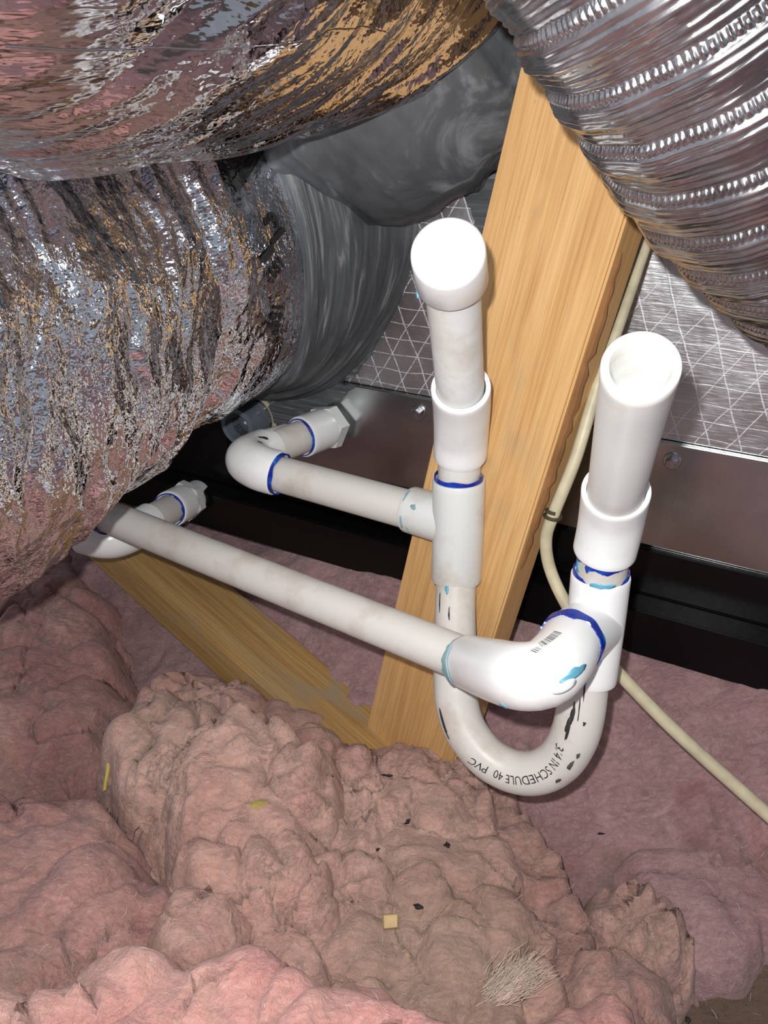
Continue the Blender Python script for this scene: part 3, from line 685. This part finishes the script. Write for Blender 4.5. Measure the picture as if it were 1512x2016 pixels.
# ------------------------------------------------------------------ corrugated aluminium duct
CPT = [(1100, -640, 236, 62), (1205, -425, 244, 62), (1323, -191, 255, 62), (1440, 38, 275, 62), (1540, 232, 300, 62), (1697, 424, 330, 62), (1850, 560, 352, 62), (2010, 690, 376, 62)]
pD = Path(PP(CPT), [q[3] for q in CPT], ref=CU)
PER = .0205
def dispD(s, th):
    ph = ((s / PER) + th / (2 * math.pi)) % 1.0
    rib = np.where(ph < .78, .0011 * np.abs(np.sin(ph / .78 * math.pi * 6)) ** .7 * (1 + .5 * pn(s * 60, th * 3, 51)), 0)
    flat = np.where((ph > .40) & (ph < .53), .5, 1.0)
    cr = np.where(ph >= .80, .0016 * np.sin((ph - .80) / .20 * math.pi) * (.35 + .65 * (np.sin(th * 150) > 0)), 0)
    return rib * flat + cr + .0012 * np.sin(ph * 2 * math.pi) + .0010 * pn(s * 25, th * 4, 52)
pD.disp = dispD
dd = duct('corrugated_duct', pD, np.arange(0, pD.L, .00062), 900, ALU)
tag(dd, 'bare corrugated aluminium duct with spiral crimped seams, at the upper right corner', 'duct')

# ------------------------------------------------------------------ glass wool
def poly_sd(px, py, poly):
    d = np.full(px.shape, 1e9); ins = np.zeros(px.shape, bool); n = len(poly)
    for i in range(n):
        x0, y0 = poly[i]; x1, y1 = poly[(i + 1) % n]; ex, ey = x1 - x0, y1 - y0
        t = np.clip(((px - x0) * ex + (py - y0) * ey) / (ex * ex + ey * ey), 0, 1)
        d = np.minimum(d, np.hypot(px - x0 - ex * t, py - y0 - ey * t))
        c = ((y0 > py) != (y1 > py)) & (px < ex * (py - y0) / (ey if ey else 1e-9) + x0); ins ^= c
    return np.where(ins, d, -d)
def basez(x, y):
    nd = -(x * NW[0] + y * NW[1])
    return CAMZ - .50 + .105 * sstep((nd - .36) / .15) - .035 * sstep((-.02 - x) / .12) * sstep((nd - .36) / .1) + .02 * sstep((nd - .47) / .05)
def wool_h(x, y, seed, amp=1.0, lump=.045, crease=.016):
    """torn glass wool: soft pillows, long folds, a few deep tears"""
    wx = x + .030 * pn(x / .07, y / .07, seed + 1) + .008 * pn(x / .02, y / .02, seed + 13); wy = y + .030 * pn(x / .07, y / .07, seed + 2) + .008 * pn(x / .02, y / .02, seed + 14)
    m = sstep(.45 + pn(x / .08, y / .08, seed + 6) * 1.5)
    a = np.sqrt(pn(wx / lump, wy / lump, seed + 3) ** 2 + .006); b = np.sqrt(pn(wx / (lump * .45), wy / (lump * .45), seed + 4) ** 2 + .010)
    c = np.sqrt(pn(wx / (lump * .2), wy / (lump * .2), seed + 5) ** 2 + .006)
    ct, st = math.cos(seed), math.sin(seed); u = (wx * ct + wy * st) / (lump * .9); v = (-wx * st + wy * ct) / (lump * .22)
    h = .022 * a + .010 * b * (.3 + m) + .0045 * c * (.3 + m) + .003 * fbm(u, v, 2, seed + 9) * (.4 + .6 * m) + .0006 * fbm(wx / .0045, wy / .0045, 2, seed + 8)
    p = pn(wx / .06, wy / .06, seed + 7); h = h - crease * np.exp(-(p / .038) ** 2) * sstep(.5 + 1.4 * pn(x / .05, y / .05, seed + 15))
    return amp * h
def mk_grid(x0, x1, y0, y1, st): 
    xs = np.arange(x0, x1, st); ys = np.arange(y0, y1, st); return np.meshgrid(xs, ys, indexing='ij')
def blur(A, k):
    for ax in (0, 1):
        B = np.pad(A, [(k, k) if i == ax else (0, 0) for i in (0, 1)], mode='edge'); c = np.cumsum(B, axis=ax)
        c = np.insert(c, 0, 0, axis=ax); n = 2 * k + 1
        A = (np.take(c, range(n, c.shape[ax]), axis=ax) - np.take(c, range(0, c.shape[ax] - n), axis=ax)) / n
    return A
def grid_mesh(name, X, Y, H, keep, mat, puff=.007):
    # the pillows swell sideways over the creases between them
    stp = X[1, 0] - X[0, 0]; Hs = blur(blur(H, 2), 2); gx, gy = np.gradient(Hs, stp); g = np.sqrt(gx ** 2 + gy ** 2) + 1e-6; k = puff * np.tanh(g * 1.1) / g
    X = X - gx * k; Y = Y - gy * k
    nx, ny = X.shape; idx = np.arange(nx * ny).reshape(nx, ny)
    f = np.stack([idx[:-1, :-1], idx[1:, :-1], idx[1:, 1:], idx[:-1, 1:]], -1).reshape(-1, 4)
    k = keep.ravel()[f].all(1); f = f[k]; used = np.unique(f); mp = np.full(nx * ny, -1); mp[used] = np.arange(len(used))
    V = np.stack([X.ravel(), Y.ravel(), H.ravel()], -1)[used]; return mesh_obj(name, V, mp[f], mat)
def batt(name, pix, ztop, seed, mat, label, cat='insulation', H=.07, edge=.03, lump=.04, amp=1.0, st=.0026, rag=.012, slope=0.0, group=None, crease=.017, zb=None):
    zt = CAMZ - ztop; poly = [tuple(Z(x, y, (zt if zb is None else CAMZ - zb))[:2]) for x, y in pix]; P_ = np.array(poly)
    X, Y = mk_grid(P_[:, 0].min() - .03, P_[:, 0].max() + .03, P_[:, 1].min() - .03, P_[:, 1].max() + .03, st)
    sd = poly_sd(X, Y, poly) + rag * pn(X / .035, Y / .035, seed + 11) + rag * .25 * pn(X / .014, Y / .014, seed + 12) + .006
    t = np.clip((sd + .004) / edge, -1, 1); prof = np.where(t < 0, 2.6 * t, 1 - (1 - np.clip(t, 0, 1)) ** 2.6)
    h = zt - H * (1 - prof) + wool_h(X, Y, seed, amp, lump, crease) - .012 * amp + slope * (sd.clip(0, .2))
    # the skirt is drawn under the batt so the edge rolls over
    o = grid_mesh(name, X, Y, h, sd > -.010, mat); tag(o, label, cat, group); return o
X, Y = mk_grid(-1.5, 1.3, -.35, 1.15, .0046)
nd_ = -(X * NW[0] + Y * NW[1])
h = basez(X, Y) + wool_h(X, Y, 100, .8, .07, .006) - .01
gz = Z(1150, 1800, CAMZ - .50); h = h - .02 * np.exp(-(((X - gz[0]) ** 2 + (Y - gz[1]) ** 2) / .02 ** 2))
M_BACK = m_wool('dusty_pink_wool', DUSTY, .25, [(Z(1150, 1815, CAMZ - .49), .035, (92, 88, 40), .85), (Z(1440, 1990, CAMZ - .49), .11, (88, 74, 44), .8), (Z(1215, 1760, CAMZ - .49), .035, (134, 116, 104), .5), (Z(1390, 1600, CAMZ - .46), .03, (140, 74, 80), .6)])
ob = grid_mesh('insulation_blanket', X, Y, h, np.ones_like(X, bool), M_BACK)
tag(ob, 'broad dusty mauve pink insulation blanket under the trap and black rail, lowest layer', 'insulation')
M_MID = m_wool('warm_pink_wool', WARM, .42, [(Z(880, 1880, CAMZ - .43), .085, (160, 138, 120), .6)])
M_LUMP = m_wool('peach_wool', WARM, .25, [(Z(505, 1572, CAMZ - .40), .008, (190, 176, 60), .8)])
M_LEFT = m_wool('rosy_wool', PINKS, .55)
M_FRONT = m_wool('bright_pink_wool', BRIGHT, .22)
M_TAN = m_wool('tan_wool', [(146, 104, 96), (184, 138, 126), (202, 158, 146), (212, 176, 162)], .5)
batt('insulation_batt', [(240, 1345), (400, 1285), (600, 1345), (705, 1425), (890, 1430), (970, 1515), (1010, 1620), (1050, 1720), (1095, 1800), (1110, 1900), (1110, 2016), (1060, 2250), (450, 2250), (330, 1850), (300, 1700), (250, 1560), (200, 1450)], .435, 200, M_MID, 'large warm pink insulation mound in the centre, in front of the wooden brace foot', H=.085, edge=.05)
batt('insulation_clump', [(350, 1480), (395, 1405), (470, 1372), (570, 1405), (640, 1470), (632, 1560), (565, 1630), (450, 1645), (380, 1605), (345, 1545)], .400, 300, M_LUMP, 'rounded peach pink insulation clump bulging from the mound below the diagonal timber', H=.05, edge=.035, lump=.03, rag=.006, amp=.9)
batt('insulation_batt', [(-500, 1480), (0, 1535), (110, 1530), (205, 1585), (270, 1700), (300, 1790), (220, 1850), (0, 1960), (-500, 2200)], .415, 400, M_LEFT, 'rosy insulation batt at the left edge, lying beside the central mound', H=.07, edge=.04, amp=.8, lump=.055)
batt('insulation_batt', [(-500, 1990), (60, 1900), (250, 1840), (470, 1850), (600, 1895), (740, 1885), (880, 1960), (985, 2016), (1080, 2300), (-500, 2300)], .375, 500, M_FRONT, 'bright pink insulation batt along the bottom edge, nearest the viewer', H=.07, edge=.04, amp=.9, lump=.05)
batt('insulation_batt', [(-500, 1060), (-100, 1060), (90, 1075), (180, 1140), (215, 1230), (255, 1320), (215, 1430), (110, 1510), (-100, 1500), (-500, 1460)], .435, 600, M_LEFT, 'dark rosy insulation heap under the lower foil duct, left of the diagonal timber', H=.08, edge=.05, st=.003, zb=.46)
batt('insulation_clump', [(330, 1790), (352, 1752), (400, 1748), (432, 1785), (425, 1832), (380, 1848), (338, 1828)], .405, 700, M_LUMP, 'small pale pink insulation ball in the hollow above the front batt', H=.035, edge=.022, lump=.02, rag=.003, amp=.5)
batt('insulation_batt', [(1235, 1820), (1240, 1750), (1265, 1690), (1350, 1640), (1470, 1650), (1512, 1600), (1800, 1620), (1900, 1880), (1512, 1835), (1380, 1845)], .465, 800, m_wool('mauve_wool', DUSTY, .15), 'smooth mauve pink insulation batt at the right edge, below the cream cable', H=.05, edge=.03, amp=.55, lump=.08, zb=.47)
batt('insulation_clump', [(1195, 1780), (1215, 1745), (1260, 1735), (1320, 1760), (1345, 1810), (1340, 1880), (1270, 1870), (1215, 1830)], .455, 900, M_TAN, 'tan pink torn insulation clump left of the mauve batt', H=.04, edge=.022, lump=.022, rag=.006)
batt('insulation_clump', [(1120, 1900), (1165, 1855), (1235, 1858), (1300, 1895), (1310, 1960), (1250, 1995), (1160, 1975)], .445, 950, M_TAN, 'pink brown insulation clump near the bottom, right of the long crevice', H=.045, edge=.03, lump=.026, rag=.006)
batt('insulation_clump', [(1080, 2010), (1130, 1965), (1210, 1960), (1270, 2010), (1280, 2080), (1090, 2080)], .43, 970, M_FRONT, 'pink insulation clump cut by the bottom edge, right of centre', H=.04, edge=.03, lump=.03, rag=.005)
batt('insulation_clump', [(215, 1420), (260, 1375), (340, 1350), (430, 1365), (400, 1420), (350, 1490), (270, 1490)], .405, 980, m_wool('dusty_peach_wool', WARM, .7), 'dusty peach insulation clump above left of the rounded clump', H=.045, edge=.03, lump=.022, rag=.007)
batt('insulation_clump', [(360, 1650), (450, 1640), (560, 1640), (620, 1670), (610, 1720), (520, 1740), (420, 1720)], .405, 990, M_MID, 'folded pink insulation clump directly below the rounded clump', H=.045, edge=.025, lump=.024, rag=.007)
batt('insulation_clump', [(975, 1530), (1000, 1560), (1030, 1620), (1075, 1680), (1120, 1760), (1150, 1850), (1120, 1880), (1085, 1800), (1040, 1720), (1010, 1640), (965, 1560)], .455, 1010, M_TAN, 'narrow tan torn insulation strip along the crevice below the trap', H=.05, edge=.016, lump=.018, rag=.005)

bpy.context.view_layer.update()
dg = bpy.context.evaluated_depsgraph_get()
def hit(x, y):
    r = ray(x, y); ok, loc, nrm, i, o, m = sc.ray_cast(dg, Vector(CAM), Vector(N(r))); return np.array(loc), np.array(nrm)
# debris lying on the wool
def chip(name, x, y, pts, h, mat, label, cat, rot=0.0, group=None):
    p, n = hit(x, y); n = N(n * .4 + np.array([0, -.35, .8])); a = N(np.cross(n, CU)); a = -a if a @ CR < 0 else a; b = np.cross(n, a); b = b if b @ CU > 0 else -b
    c_, s_ = math.cos(rot), math.sin(rot); q = [(u * c_ - v * s_, u * s_ + v * c_) for u, v in pts]; k = len(q)
    V = np.array([p + n * .001 + a * u + b * v for u, v in q] + [p + n * (.001 + h * (1 + .5 * math.sin(i * 2.1))) + a * u * .8 + b * v * .8 for i, (u, v) in enumerate(q)])
    F = [list(range(k))[::-1], list(range(k, 2 * k))] + [[i, (i + 1) % k, k + (i + 1) % k, k + i] for i in range(k)]
    o = mesh_obj(name, V, F, mat, smooth=False); tag(o, label, cat, group); return o
CHAR = m_plain('black_flake', (28, 26, 26), .7)
def flake(x, y, w, h, seed, rot, label):
    rg = random.Random(seed); pts = [(w * math.cos(a) * rg.uniform(.5, 1.2), h * math.sin(a) * rg.uniform(.4, 1.3)) for a in [i * 2 * math.pi / 11 for i in range(11)]]
    chip('black_flake', x, y, pts, .0012, CHAR, label, 'debris', rot)
flake(803, 1617, .0032, .0014, 1, .6, 'small bent black flake on the mound below the trap')
flake(745, 1673, .0018, .0010, 2, .5, 'smallest black flake on the mound, left of the others')
flake(880, 1665, .0024, .0022, 3, 0, 'ragged dark flake on the mound, right of the bent one')
flake(825, 1785, .0048, .0016, 4, -.15, 'long black flake above right of the wood chip')
flake(762, 1527, .0045, .0010, 5, -.1, 'thin dark flake at the foot of the wooden brace')
flake(1183, 1642, .0030, .0008, 6, .1, 'thin black sliver on the mauve blanket, right of the crevice')
flake(1353, 2008, .0022, .0022, 7, .3, 'black flake on the brown stained wool at the bottom right')
chip('wood_chip', 768, 1814, [(-.0052, -.004), (.0045, -.0045), (.0055, .0035), (-.0045, .0045)], .003, m_plain('chip_wood', (206, 180, 132), .7), 'square pale wood chip on the dusty part of the mound', 'wood chip', .1)
YEL = m_plain('yellow_fibre', (206, 188, 90), .8)
chip('yellow_straw', 214, 1512, [(-.0010, -.016), (.0012, -.015), (.0016, .004), (.0004, .015), (-.0010, .006)], .001, YEL, 'thin upright yellow straw left of the rounded clump', 'straw')
# wisp of pale fibres
WISP = m_plain('pale_fibre', (232, 212, 196), .9)
p, n = hit(985, 1952); rg = random.Random(4); Vw = []; Fw = []
for k in range(420):
    a = p + np.array([rg.gauss(0, .006), rg.gauss(0, .004), .001]); d_ = N(CR * rg.gauss(.55, .10) + CU * rg.gauss(.6, .08) - CF * rg.gauss(.25, .1)); ln = rg.uniform(.012, .026); w = .00032
    s_ = N(np.cross(d_, CF)) * w; t_ = np.cross(d_, N(s_)) * w; b0 = len(Vw); bend = np.array([rg.gauss(0, .003), rg.gauss(0, .003), rg.gauss(0, .002)])
    for j in range(4):
        c = a + d_ * ln * j / 3 + bend * (j / 3) ** 2; f = 1 - .75 * (j / 3)
        Vw += [c + s_ * f, c + t_ * f, c - s_ * f]
    for j in range(3):
        for m_ in range(3): Fw.append([b0 + 3 * j + m_, b0 + 3 * j + (m_ + 1) % 3, b0 + 3 * j + 3 + (m_ + 1) % 3, b0 + 3 * j + 3 + m_])
tag(mesh_obj('fibre_wisp', Vw, Fw, WISP), 'pale tuft of fibres sticking up near the bottom, right of centre', 'fibre tuft', kind='stuff')

# short loose glass fibres scattered over the wool
rg = random.Random(11); Vf = []; Ff = []
bpy.context.view_layer.update(); dg = bpy.context.evaluated_depsgraph_get()
for k in range(700):
    x = rg.uniform(0, 1512); y = rg.uniform(1120, 2016); r_ = ray(x, y)
    ok, loc, nrm, i_, o_, m_ = sc.ray_cast(dg, Vector(CAM), Vector(N(r_)))
    if not ok or not o_.name.startswith('insulation'): continue
    n_ = np.array(nrm); a = N(np.cross(n_, np.array([rg.gauss(0, 1), rg.gauss(0, 1), rg.gauss(0, 1)]))); a = N(a + n_ * rg.uniform(0, .5)); b = np.cross(n_, a)
    ln = rg.uniform(.002, .007); w = rg.uniform(.00008, .00016); cv = rg.gauss(0, .5); p0 = np.array(loc) + n_ * .0002; base = len(Vf); e2 = np.cross(a, b)
    for j in range(4):
        t = j / 3; c = p0 + a * ln * t + b * ln * cv * t * t + n_ * .0006 * math.sin(math.pi * t)
        Vf += [c + b * w, c - b * w * .5 + e2 * w, c - b * w * .5 - e2 * w]
    for j in range(3):
        for q in range(3): Ff.append([base + 3 * j + q, base + 3 * j + (q + 1) % 3, base + 3 * j + 3 + (q + 1) % 3, base + 3 * j + 3 + q])
tag(mesh_obj('loose_fibres', Vf, Ff, m_plain('bright_fibre', (232, 214, 206), .6)), 'short pale loose fibres scattered over the pink insulation', 'fibres', kind='stuff')
